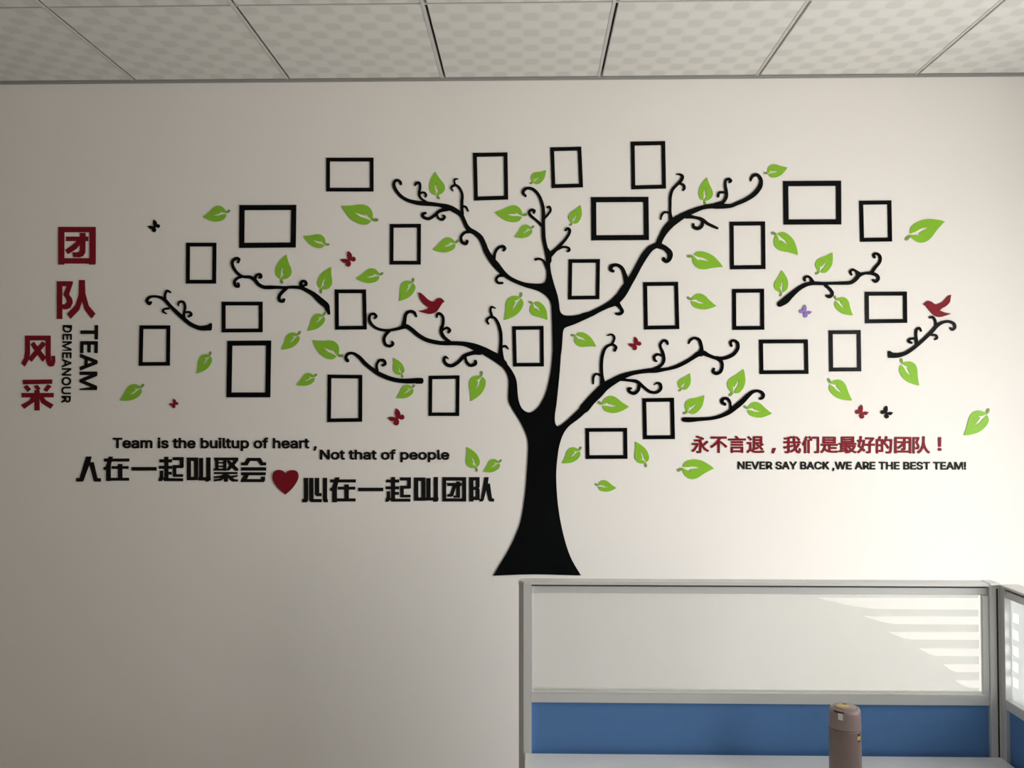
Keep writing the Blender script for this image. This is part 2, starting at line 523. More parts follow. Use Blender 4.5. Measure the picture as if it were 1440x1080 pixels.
def lathe(name, prof, m, parent, seg=48):
    vs, fs = [], []
    for r, z in prof:
        for k in range(seg):
            a = 2 * math.pi * k / seg
            vs.append((r * math.cos(a), r * math.sin(a), z))
    for i in range(len(prof) - 1):
        for k in range(seg):
            k2 = (k + 1) % seg
            fs.append((i * seg + k, i * seg + k2, (i + 1) * seg + k2, (i + 1) * seg + k))
    fs.append(tuple(range(seg))[::-1]); fs.append(tuple((len(prof) - 1) * seg + k for k in range(seg)))
    me = bpy.data.meshes.new(name); me.from_pydata(vs, [], fs); me.update()
    for p in me.polygons: p.use_smooth = len(p.vertices) == 4
    o = link(name, me, m, parent, (0, 0, 0))
    return o


hb = ztop - ZDK; seam = hb - 0.046
body = lathe('body', [(BR - 0.004, 0.0), (BR - 0.001, 0.002), (BR, 0.006), (BR, seam - 0.003), (BR - 0.0004, seam - 0.0008), (BR - 0.002, seam)], M['flask'], fl)
cap = lathe('cap', [(BR - 0.002, seam), (BR - 0.0004, seam + 0.0008), (BR + 0.0002, seam + 0.003), (BR - 0.0012, hb - 0.010), (BR - 0.0018, hb - 0.006),
                    (BR - 0.004, hb - 0.0025), (BR - 0.008, hb - 0.0006), (BR - 0.010, hb - 0.0016), (BR - 0.0105, hb - 0.0016)], M['flaskcap'], fl)
cap['label'] = 'paler pink cap'
lid = lathe('lid', [(BR - 0.0108, hb - 0.0016), (BR - 0.0112, hb - 0.0003), (BR - 0.013, hb + 0.0006), (0.004, hb + 0.0006)], M['flaskcap'], fl)


def cyl_patch(name, a0, a1, z0, z1, r0, th, m, parent, seg=6):
    """A small curved plate on a cylinder (angles measured in plan, in degrees)."""
    vs, fs = [], []
    n = seg + 1
    for r in (r0, r0 + th):
        for z in (z0, z1):
            for k in range(n):
                a = math.radians(a0 + (a1 - a0) * k / seg)
                vs.append((r * math.cos(a), r * math.sin(a), z))
    for k in range(seg):
        fs += [(2 * n + k, 2 * n + k + 1, 3 * n + k + 1, 3 * n + k), (k, n + k, n + k + 1, k + 1),
               (k, k + 1, 2 * n + k + 1, 2 * n + k), (n + k, 3 * n + k, 3 * n + k + 1, n + k + 1)]
    fs += [(0, 2 * n, 3 * n, n), (n - 1, 2 * n - 1, 4 * n - 1, 3 * n - 1)]
    me = bpy.data.meshes.new(name); me.from_pydata(vs, [], fs); me.update()
    return link(name, me, m, parent, (0, 0, 0))


la = cyl_patch('latch', 226, 243, hb - 0.021, hb - 0.007, BR - 0.0012, 0.0018, M['white'], fl)
la['label'] = 'small white latch'
cyl_patch('latch_slot', 208, 246, hb - 0.0072, hb - 0.0035, BR - 0.0022, 0.0012, M['brown'], cap)


def disc(name, cx, cy, rx, ry, z, m, parent, rot=0, n=20):
    vs = []
    for zz_ in (z, z + 0.0004):
        for k in range(n):
            a = 2 * math.pi * k / n
            x, y = rx * math.cos(a), ry * math.sin(a)
            vs.append((cx + x * math.cos(rot) - y * math.sin(rot), cy + x * math.sin(rot) + y * math.cos(rot), zz_))
    fs = [tuple(range(n))[::-1], tuple(range(n, 2 * n))] + [(k, (k + 1) % n, n + (k + 1) % n, n + k) for k in range(n)]
    me = bpy.data.meshes.new(name); me.from_pydata(vs, [], fs); me.update()
    return link(name, me, m, parent, (0, 0, 0))


disc('print', -0.004, -0.001, 0.014, 0.0095, hb + 0.0006, M['yellow'], lid, -0.3)['label'] = 'yellow oval print on the lid'
disc('print', 0.004, 0.012, 0.0045, 0.003, hb + 0.0007, M['brown'], lid)
e1 = cyl_patch('emblem', 298, 314, seam - 0.0190, seam - 0.0105, BR, 0.0004, M['yellow'], body)
e1['label'] = 'yellow and brown emblem'
cyl_patch('emblem', 299, 312, seam - 0.0105, seam - 0.0060, BR, 0.0004, M['brown'], body)
cyl_patch('emblem', 301, 311, seam - 0.0230, seam - 0.0190, BR, 0.0004, M['brown'], body)

# ------------------------------------------------------------------ the wall tree
A = (160, 270, 6); B = (400, 190, 6); C_ = (400, 340, 6); D4 = (160, 420, 6); E5 = (400, 480, 6)
FF = (600, 190, 6); G = (600, 340, 6); HH = (600, 480, 6); TR = (640, 620, 5.4)
R1 = (820, 190, 6); R2 = (820, 340, 6); R3 = (820, 480, 6); R4 = (1020, 210, 6); R5 = (1020, 370, 6); R6 = (1180, 270, 6); R7 = (1180, 440, 6)
Z12 = (1000, 530, 12); Y12 = (370, 340, 12)


def SS(*segs):
    out = []
    for crop, pts in segs: out += S(*crop, pts)
    return out


trunk_pts = SS(
    (TR, [(290, 1024), (345, 930), (410, 820), (460, 715), (495, 620), (515, 520), (535, 370), (545, 240), (555, 60)]),
    (HH, [(850, 820), (825, 750), (790, 680), (740, 600), (700, 530), (688, 480), (690, 400), (692, 330), (675, 270), (640, 220), (590, 175)]),
    (G, [(610, 958)]),
    (HH, [(640, 110), (665, 170), (710, 230), (745, 290), (762, 350), (767, 420), (775, 490), (795, 550), (825, 585), (865, 600), (900, 590), (940, 555), (975, 500), (1005, 435), (1030, 340), (1050, 230), (1062, 100)]),
    (G, [(1063, 900), (1060, 750), (1055, 600), (1050, 530), (1035, 490), (1000, 450), (940, 415), (860, 390), (795, 366), (775, 356),
         (778, 334), (840, 345), (900, 352), (960, 352), (990, 345), (1005, 320), (1012, 280), (1010, 220), (1008, 170), (1012, 120), (1005, 80), (985, 30),
         (1015, 40), (1045, 80), (1062, 100), (1048, 135), (1043, 200), (1055, 280), (1080, 370), (1105, 450), (1118, 520), (1125, 580), (1145, 610), (1180, 622), (1250, 620), (1340, 600), (1400, 580),
         (1410, 618), (1350, 650), (1250, 695), (1180, 720), (1160, 735), (1150, 770), (1145, 850), (1135, 960)]),
    (HH, [(1135, 80), (1125, 240), (1110, 400), (1095, 540), (1083, 620), (1083, 680), (1095, 710), (1110, 715), (1140, 700), (1200, 650), (1300, 555), (1380, 475),
          (1420, 510), (1380, 560), (1300, 640), (1220, 700), (1180, 740), (1150, 790), (1125, 860), (1112, 920)]),
    (TR, [(785, 70), (772, 180), (768, 280), (775, 420), (790, 550), (815, 680), (850, 810), (890, 910), (943, 1000), (948, 1014), (930, 1022), (600, 1014)]))
tree = tag(empty('tree_mural', (at_y(760, 600, D).x, D, at_y(755, 809, D).z)),
           'large glossy black tree with curling branches fixed to the white wall', 'wall decoration')
tp = catmull(trunk_pts, 3, True, sharp=(0,))
poly('trunk', [tp], M['black'], tree)

main_tree = [
    # (branch, [twigs])
    (SS((G, [(860, 371, 20), (780, 345, 17), (700, 306, 18), (645, 262, 22), (590, 200, 28), (545, 145, 26), (505, 80, 24)]),
        (FF, [(480, 915, 22), (452, 862, 22), (410, 825, 20), (365, 800, 20), (335, 765, 18), (315, 720, 17), (290, 672, 18), (240, 635, 22), (180, 607, 22), (110, 590, 16)]),
        (B, [(1250, 582, 17), (1180, 576, 19), (1120, 570, 18), (1050, 553, 15), (990, 520, 14), (945, 470, 14), (924, 425, 14), (930, 392, 12), (955, 380, 11), (978, 395, 12), (982, 412, 10)])),
     [SS((B, [(1200, 562, 6), (1155, 535, 9), (1136, 495, 10), (1145, 440, 10), (1140, 405, 10), (1115, 403, 11), (1103, 420, 8)])),
      SS((B, [(1135, 510, 7), (1150, 488, 8), (1178, 484, 8), (1195, 502, 9), (1190, 518, 8)])),
      SS((B, [(1380, 622, 16), (1310, 640, 13), (1262, 680, 12), (1215, 705, 12), (1175, 692, 12), (1165, 668, 12), (1190, 657, 10)])),
      SS((B, [(1285, 660, 8), (1300, 700, 9), (1330, 712, 11), (1352, 690, 11), (1338, 678, 8)])),
      SS((FF, [(300, 665, 14), (298, 620, 12), (298, 560, 12), (300, 500, 11), (280, 450, 10), (250, 423, 9), (218, 430, 9), (208, 448, 8), (222, 468, 5)])),
      SS((FF, [(242, 420, 8), (233, 390, 7), (240, 372, 7), (264, 368, 4)])),
      SS((FF, [(300, 600, 10), (332, 606, 8), (350, 640, 6)])),
      SS((FF, [(370, 812, 14), (320, 823, 11), (290, 860, 11), (300, 902, 12), (330, 915, 13), (342, 895, 12)])),
      SS((FF, [(565, 1060, 16), (575, 1000, 11), (600, 955, 11), (640, 938, 12), (660, 955, 12), (650, 972, 9)])),
      SS((G, [(650, 280, 14), (605, 290, 11), (587, 320, 10), (605, 346, 10), (640, 347, 9)]))]),
    (SS((FF, [(1030, 1060, 24), (1028, 1030, 24), (1010, 970, 18), (990, 880, 17), (985, 800, 17), (985, 720, 15), (985, 640, 15), (972, 570, 14), (945, 505, 13), (900, 458, 13), (850, 447, 12), (820, 465, 15), (815, 490, 13), (835, 512, 10)])),
     [SS((FF, [(1040, 1010, 22), (1085, 970, 15), (1130, 925, 13), (1175, 875, 11), (1205, 825, 11), (1205, 795, 11), (1185, 788, 10), (1172, 802, 8)])),
      SS((FF, [(1095, 968, 10), (1150, 944, 9), (1195, 950, 9), (1205, 970, 10), (1190, 980, 8)])),
      SS((FF, [(975, 765, 12), (930, 722, 10), (880, 680, 11), (865, 650, 10), (885, 630, 11), (908, 638, 12), (905, 655, 9)])),
      SS((FF, [(990, 705, 9), (1025, 667, 9), (1046, 635, 9), (1038, 604, 8), (1018, 610, 7)])),
      SS((G, [(1020, 225, 14), (1005, 190, 12), (980, 155, 9), (945, 143, 9), (920, 149, 10)]))]),
    (SS((G, [(1320, 625, 24)]), (R2, [(60, 610, 24), (130, 575, 22), (200, 540, 24), (265, 505, 34), (315, 455, 36), (352, 400, 36), (390, 342, 30), (430, 275, 28), (470, 200, 27), (520, 115, 29), (570, 55, 26), (632, 22, 22)]),
        (R1, [(640, 905, 25), (660, 860, 25), (695, 800, 30), (745, 745, 32), (800, 705, 30), (870, 665, 24), (940, 635, 22), (1010, 610, 18), (1080, 598, 20), (1140, 597, 24)]),
        (R4, [(40, 477, 17), (100, 455, 17), (170, 425, 18), (240, 380, 20), (290, 320, 20), (302, 260, 15), (275, 218, 14), (240, 218, 14), (220, 242, 12), (215, 262, 8)])),
     [SS((R1, [(745, 730, 20), (735, 660, 12), (735, 590, 11), (737, 520, 12), (755, 460, 12), (795, 415, 12), (825, 385, 13), (840, 350, 12), (820, 332, 9), (790, 330, 5)])),
      SS((R1, [(815, 408, 9), (848, 420, 10), (855, 447, 11), (845, 463, 8)])),
      SS((R1, [(730, 655, 8), (690, 650, 9), (665, 672, 10), (656, 710, 5)])),
      SS((R1, [(1120, 585, 16), (1180, 565, 14), (1208, 520, 14), (1208, 470, 13), (1200, 420, 11), (1205, 380, 10), (1230, 370, 11), (1247, 385, 12), (1235, 397, 8)])),
      SS((R1, [(1190, 482, 9), (1150, 485, 10), (1140, 515, 10)])),
      SS((R1, [(870, 682, 20), (940, 693, 12), (1000, 710, 14), (1050, 745, 12), (1100, 770, 11), (1135, 785, 8)])),
      SS((R1, [(1010, 722, 12), (1002, 765, 14), (970, 787, 14), (935, 775, 13), (930, 752, 10)])),
      SS((R2, [(635, 30, 24), (690, 52, 20), (732, 95, 22), (730, 140, 18), (705, 164, 15), (682, 150, 14), (682, 140, 12)])),
      SS((R2, [(372, 350, 24), (350, 270, 16), (325, 218, 14), (280, 195, 13), (238, 208, 16), (235, 235, 15), (255, 248, 11)])),
      SS((R2, [(280, 515, 26), (312, 550, 14), (332, 588, 13), (308, 608, 13), (278, 606, 9)]))]),
    (SS((HH, [(650, 190, 30), (590, 140, 36), (530, 105, 34)]), (G, [(480, 918, 32), (400, 885, 28), (320, 862, 20), (240, 856, 18), (160, 856, 18), (90, 850, 18)]),
        (C_, [(1200, 828, 18), (1130, 788, 18), (1070, 738, 18), (1020, 712, 20), (970, 730, 14), (900, 745, 12), (830, 745, 12), (770, 725, 12), (730, 690, 13), (715, 650, 12), (725, 615, 11), (755, 608, 11), (775, 628, 11), (760, 645, 8)])),
     [SS((C_, [(1005, 715, 20), (1013, 665, 15), (1025, 610, 13), (1060, 587, 12), (1095, 597, 12), (1112, 628, 8)])),
      SS((C_, [(1410, 855, 12), (1345, 803, 14), (1322, 750, 14), (1338, 690, 12), (1338, 635, 11), (1312, 606, 11), (1290, 612, 11), (1285, 635, 7)])),
      SS((C_, [(1335, 745, 8), (1370, 725, 10), (1396, 745, 11), (1385, 763, 10)])),
      SS((C_, [(885, 752, 12), (850, 790, 12), (840, 830, 12), (855, 868, 12), (890, 880, 12), (916, 862, 11), (910, 845, 9)])),
      SS((G, [(450, 930, 24), (390, 938, 16), (320, 962, 15), (270, 1012, 14), (215, 1045, 14), (170, 1035, 13), (146, 1000, 12), (158, 972, 10), (182, 985, 5)])),
      SS((G, [(325, 972, 10), (338, 1015, 12), (370, 1043, 13), (410, 1030, 14), (412, 1008, 12)])),
      SS((G, [(625, 985, 26), (625, 900, 15), (628, 820, 13), (622, 750, 13), (600, 682, 12), (570, 640, 10), (532, 637, 9), (508, 662, 10), (522, 692, 7)])),
      SS((G, [(556, 640, 10), (546, 608, 10), (538, 572, 9), (550, 550, 9), (580, 560, 5)])),
      SS((G, [(635, 888, 9), (665, 880, 9), (688, 902, 6)]))]),
    (SS((HH, [(1330, 565, 40)]), (R3, [(25, 548, 40), (70, 495, 38), (125, 440, 40), (180, 385, 36), (250, 340, 30), (320, 302, 26), (400, 273, 20), (480, 257, 18), (550, 248, 20), (620, 245, 20), (700, 235, 14), (780, 215, 16), (860, 178, 17), (920, 142, 17), (975, 105, 22), (1015, 98, 22), (1060, 118, 16), (1120, 140, 15), (1190, 142, 16), (1260, 115, 16), (1300, 72, 15), (1308, 35, 14)]),
        (R2, [(1300, 848, 13), (1270, 832, 11), (1245, 848, 12), (1253, 878, 10)])),
     [SS((R3, [(170, 385, 26), (160, 300, 14), (155, 220, 13), (160, 140, 13), (180, 70, 12), (212, 37, 11), (250, 28, 10), (278, 48, 11), (268, 75, 12)])),
      SS((R2, [(240, 868, 10), (262, 828, 9), (262, 800, 9), (240, 782, 8), (208, 790, 5)])),
      SS((R3, [(155, 290, 10), (112, 275, 9), (88, 300, 10), (86, 358, 6)])),
      SS((R3, [(590, 240, 16), (655, 205, 12), (682, 160, 13), (675, 100, 12), (655, 50, 10)]), (R2, [(653, 865, 10), (675, 835, 11), (703, 838, 11), (714, 860, 10)])),
      SS((R2, [(672, 962, 9), (630, 950, 10), (600, 970, 11), (607, 1000, 10), (622, 1008, 6)])),
      SS((R3, [(995, 100, 26), (1000, 60, 14)]), (R2, [(996, 870, 13), (980, 828, 13), (940, 812, 11), (905, 830, 11), (893, 855, 7)])),
      SS((R3, [(1130, 140, 16), (1168, 172, 13), (1174, 215, 13), (1160, 255, 13), (1125, 270, 14), (1098, 255, 12), (1105, 233, 10)])),
      SS((R3, [(300, 318, 14), (380, 328, 11), (455, 340, 14), (510, 385, 12), (565, 425, 12), (620, 430, 12), (655, 400, 13), (650, 360, 12), (622, 352, 8), (603, 366, 4)])),
      SS((R3, [(475, 365, 13), (465, 412, 13), (430, 438, 14), (393, 425, 12), (385, 400, 12), (405, 398, 9)]))]),
]


def branch(parent, data, first='branch'):
    main, twigs = data
    b = stroke(first, main, M['black'], parent, TH - 0.00005)
    for i, t in enumerate(twigs):
        t = [(p[0], p[1], p[2] * 1.08) for p in t]
        stroke('twig', t, M['black'], b, TH - 0.0001 - 0.00002 * (i % 3))
    return b


for br in main_tree: branch(tree, br)

# loose branches
loose = [
    ('small curled black branch at far left, above the leftmost tall frame',
     (SS((A, [(312, 930, 10), (298, 942, 13), (278, 915, 12), (300, 888, 11), (340, 880, 10), (392, 888, 12), (430, 910, 15)]),
         (D4, [(470, 55, 14), (520, 105, 16), (580, 160, 17), (640, 210, 17), (700, 240, 18), (745, 249, 20), (800, 245, 23)])),
      [SS((A, [(432, 905, 10), (432, 862, 9), (450, 832, 9), (478, 846, 6)])),
       SS((A, [(460, 983, 9), (425, 988, 8), (414, 1008, 8), (442, 1025, 5)])),
       SS((D4, [(590, 165, 13), (592, 120, 9), (600, 70, 10), (588, 30, 10), (558, 26, 9), (542, 45, 7), (547, 58, 5)])),
       SS((D4, [(600, 115, 9), (638, 113, 9), (652, 135, 11), (630, 150, 8)]))]),
     S(*D4, [(735, 229), (790, 222), (812, 207), (826, 206), (828, 225), (825, 262), (815, 269), (740, 269)])),
    ('long curled black branch under the large upper left wide frame',
     (SS((A, [(1048, 592, 10), (1056, 565, 11), (1030, 560, 12), (1000, 585, 12), (1008, 635, 12), (1050, 690, 12), (1095, 714, 12), (1150, 718, 14), (1190, 742, 15), (1220, 778, 15), (1270, 803, 16), (1350, 803, 14)]),
         (Y12, [(90, 768, 32), (220, 768, 28), (380, 770, 24), (500, 765, 26), (630, 775, 30), (730, 815, 34), (850, 885, 40), (960, 985, 52), (1060, 1070, 50)]),
         (C_, [(362, 565, 20), (376, 605, 10)])),
      [SS((A, [(1095, 712, 10), (1045, 725, 10), (1018, 755, 11), (1028, 790, 12), (1052, 795, 11), (1050, 770, 8)])),
       SS((A, [(1188, 735, 12), (1203, 702, 10), (1235, 695, 11), (1240, 718, 11), (1225, 722, 8)])),
       SS((Y12, [(670, 775, 30), (635, 710, 26), (660, 665, 20), (710, 670, 22), (725, 715, 24), (700, 735, 16)])),
       SS((Y12, [(390, 785, 26), (310, 860, 26), (268, 930, 24), (280, 990, 26), (330, 1000, 28), (350, 975, 22)]))]),
     None),
    ('black branch pointing right between two tall frames, below the red bird',
     (SS((E5, [(532, 162, 15), (518, 138, 13), (535, 107, 12), (580, 101, 12), (630, 132, 15), (680, 186, 17), (740, 235, 17), (800, 275, 19), (880, 310, 19), (960, 330, 19), (1040, 335, 21), (1110, 332, 23), (1150, 332, 24)])),
      [SS((E5, [(782, 250, 12), (778, 200, 10), (800, 162, 11), (838, 162, 12), (850, 190, 11), (830, 202, 10)]))]),
     S(*E5, [(1110, 309), (1160, 308), (1172, 318), (1172, 348), (1160, 358), (1110, 358)])),
    ('black branch ending in a hook, just above the dark red slogan',
     (SS((R3, [(852, 660, 19), (900, 662, 21), (980, 657, 17)]), (Z12, [(0, 700, 30), (150, 665, 32), (290, 603, 38), (400, 520, 44), (520, 420, 44), (620, 320, 38), (700, 255, 30), (780, 236, 25), (850, 260, 28), (885, 308, 27), (868, 350, 27), (832, 368, 22)])),
      [SS((Z12, [(345, 560, 34), (330, 480, 18), (320, 425, 20), (280, 372, 24), (230, 362, 24), (185, 392, 28), (195, 435, 26), (235, 462, 24)]))]),
     None),
    ('curled black branch above the purple butterfly on the right',
     (SS((R5, [(462, 345, 24), (510, 312, 30), (560, 265, 24), (620, 215, 20), (680, 182, 18), (740, 170, 16), (820, 172, 14), (900, 170, 13), (1000, 168, 15), (1060, 163, 16), (1100, 137, 17), (1130, 102, 18), (1180, 85, 12), (1230, 80, 15)]),
         (R6, [(305, 637, 14), (342, 592, 13), (347, 548, 13), (322, 520, 11), (293, 528, 12), (300, 550, 11)])),
      [SS((R6, [(275, 685, 14), (318, 702, 13), (332, 730, 13), (310, 755, 12), (287, 742, 9)])),
       SS((R6, [(165, 690, 18), (140, 665, 9), (115, 655, 10), (95, 672, 10), (106, 697, 8)])),
       SS((R5, [(738, 165, 18), (722, 128, 10), (695, 112, 10), (668, 125, 11), (672, 145, 10)])),
       SS((R5, [(845, 185, 12), (888, 225, 12), (905, 258, 12), (882, 283, 13), (858, 275, 11)]))]),
     None),
    ('curled black branch at far right under the red bird',
     (SS((R7, [(450, 358, 23), (500, 357, 20), (560, 340, 17), (620, 303, 16), (680, 255, 15), (740, 200, 15), (790, 150, 16), (830, 105, 16), (880, 78, 13), (930, 73, 12), (970, 92, 13), (978, 122, 12), (958, 140, 12), (940, 128, 9)])),
      [SS((R7, [(655, 255, 14), (650, 190, 11), (653, 145, 11), (678, 128, 10), (693, 152, 7)])),
       SS((R7, [(645, 215, 9), (600, 220, 10), (588, 240, 11), (612, 252, 9)])),
       SS((R7, [(818, 112, 12), (812, 65, 10), (792, 36, 10), (768, 38, 9)])),
       SS((R7, [(780, 185, 10), (818, 190, 10), (828, 210, 9), (812, 222, 8)]))]),
     S(*R7, [(413, 323), (430, 320), (455, 335), (500, 338), (505, 378), (420, 380), (413, 370)])),
]
for lab, data, endp in loose:
    x, y, _ = data[0][len(data[0]) // 2]
    b = tag(empty('branch_mural', at_y(x, y, D)), lab, 'wall decoration', 'loose black branches around the wall tree')
    br = branch(b, data)
    if endp: poly('cut_end', [endp], M['black'], b, TH - 0.0002)

# ------------------------------------------------------------------ empty black frames
frames = [
    ([(336.7, 288.3), (416.7, 288), (415.8, 348), (336.2, 348.7)], 7.2, 'large wide black frame at upper left, thick border, left of the biggest left leaf'),
    ([(261.7, 341.3), (304.2, 341.2), (303.7, 398.8), (261.3, 398.8)], 5.3, 'small tall black frame directly left of the long curled left branch'),
    ([(311.7, 424.2), (369.2, 424.2), (369.2, 467.2), (311.7, 467.5)], 5.3, 'small wide black frame directly above the large tall left frame'),
    ([(196.2, 457.5), (239.3, 457.5), (238.7, 514.2), (195, 514.5)], 5.2, 'leftmost black frame, tall, near the vertical black lettering'),
    ([(319.7, 479.2), (381.3, 478.8), (380, 558.8), (318.3, 558.8)], 7.0, 'large tall black frame with thick border on the left side'),
    ([(458.7, 221.7), (525.3, 221.7), (525.3, 269.2), (458.7, 269.2)], 5.2, 'wide black frame, highest one left of the tree branches'),
    ([(548.3, 315), (592, 314.7), (591.7, 372), (548, 372)], 5.2, 'tall black frame above the left red bird'),
    ([(470.8, 407), (514.7, 407), (515.8, 463.3), (471.2, 463.7)], 5.3, 'tall black frame touching the left curl of the tree'),
    ([(460.8, 526.7), (509.5, 527.2), (509.2, 593), (460, 593.7)], 5.2, 'tall black frame just left of the largest red butterfly'),
    ([(603, 528.3), (646.3, 527.8), (645.8, 585), (602.5, 585)], 5.0, 'tall black frame at the end of the branch left of the trunk'),
    ([(665, 215), (713.7, 214.2), (714.7, 280.5), (666.7, 282)], 5.5, 'leftmost of the three tall black frames along the top'),
    ([(773.8, 207.2), (817.5, 206.2), (820, 263.3), (775.8, 264.5)], 5.3, 'middle and smallest of the three tall black frames along the top'),
    ([(887, 199.2), (935.5, 198.3), (936.7, 265), (888, 266.2)], 5.5, 'highest black frame, tall, rightmost of the top three'),
    ([(831.2, 277.2), (912, 276.7), (912.8, 337.5), (831.7, 338)], 7.2, 'large wide black frame right of the tree top with thick border'),
    ([(799.7, 364.5), (843.8, 364.2), (843, 420.8), (798.8, 421.3)], 5.2, 'tall black frame in the fork right of the upper trunk'),
    ([(720.3, 458.7), (764.5, 458.3), (765, 515.3), (721.7, 515.5)], 5.2, 'tall black frame tucked left of the trunk below two leaves'),
    ([(904.5, 396.7), (953.7, 396.2), (955.5, 462.8), (905.8, 463.5)], 5.5, 'tall black frame above the curls of the lower right branch'),
    ([(903.3, 560), (948, 559.3), (949.3, 617.5), (904.5, 617.8)], 5.5, 'tall black frame below the lower right branch'),
    ([(823.3, 602), (882, 601.7), (882.5, 645.2), (823.8, 645.5)], 5.3, 'small wide black frame lowest on the wall, right of the trunk'),
    ([(1101.3, 254.5), (1183, 254), (1183.3, 315.5), (1102, 315.8)], 7.3, 'large wide black frame at upper right with thick border'),
    ([(1208.3, 282.2), (1253.7, 281.7), (1254.7, 339.5), (1209.7, 340)], 5.6, 'tall black frame beside the big leaf at upper right'),
    ([(1026.2, 311.7), (1076, 311.3), (1076.7, 378.3), (1026.7, 378.8)], 5.6, 'upper of two stacked tall black frames, right of the upper right branch'),
    ([(1029.7, 406.3), (1074.7, 406), (1075, 463.7), (1030, 464)], 5.5, 'lower of two stacked tall black frames, left of the purple butterfly'),
    ([(1067.5, 477.5), (1136.2, 477.2), (1137.2, 525.8), (1068.3, 526.2)], 5.5, 'wide black frame below the purple butterfly'),
    ([(1165.5, 464.5), (1210.5, 464.2), (1211.3, 522.2), (1166.3, 522.5)], 5.5, 'tall black frame above the leaf and red and black butterflies at right'),
    ([(1216.3, 410.3), (1275.5, 410), (1276, 454), (1216.7, 454.7)], 5.6, 'wide black frame left of the right red bird'),
]


def inset(q, t):
    """Quad (TL, TR, BR, BL) moved in by t pixels on every side."""
    out = []
    n = 4
    for i in range(n):
        p = Vector(q[i]); a = Vector(q[i - 1]); b = Vector(q[(i + 1) % n])
        d1 = (p - a).normalized(); d2 = (b - p).normalized()
        n1 = Vector((-d1.y, d1.x)); n2 = Vector((-d2.y, d2.x))
        out.append(tuple(p + (n1 + n2) * t / (1 + n1.dot(n2))))
    return out


for q, t, lab in frames:
    iq = inset(q, t)
    pts = list(q) + iq
    tris = []
    for i in range(4):
        j = (i + 1) % 4
        tris += [(i, j, j + 4), (i, j + 4, i + 4)]
    tag(slab('picture_frame', pts, tris, M['black'], None, 0.003), lab, 'frame', 'empty black frames around the tree')

# ------------------------------------------------------------------ leaves
ref_T, ref_B = Vector((893, 250)), Vector((600, 358))
ax = (ref_B - ref_T); RL = ax.length; ax.normalize()
nn = Vector((ax.y, -ax.x))                       # towards the lobe that the slit cuts free
if nn.y > 0: nn = -nn
blade_raw = [(893, 250), (850, 236), (760, 225), (690, 238), (632, 268), (601, 305), (597, 347), (604, 350), (648, 334), (698, 307), (763, 296),
             (720, 320), (683, 342), (672, 352), (683, 373), (652, 362), (603, 364), (596, 372), (608, 384), (628, 402), (660, 423), (700, 430), (740, 420),
             (780, 388), (820, 332), (862, 282)]
blade_sharp = (0, 6, 7, 10, 13, 14, 16, 17)
stem_raw = [(620, 361), (592, 363), (570, 375), (556, 394), (560, 409), (576, 411), (590, 399), (604, 380), (624, 370)]


def to_leaf(p):
    v = Vector(p) - ref_T
    return (v.dot(ax) / RL, v.dot(nn) / RL)


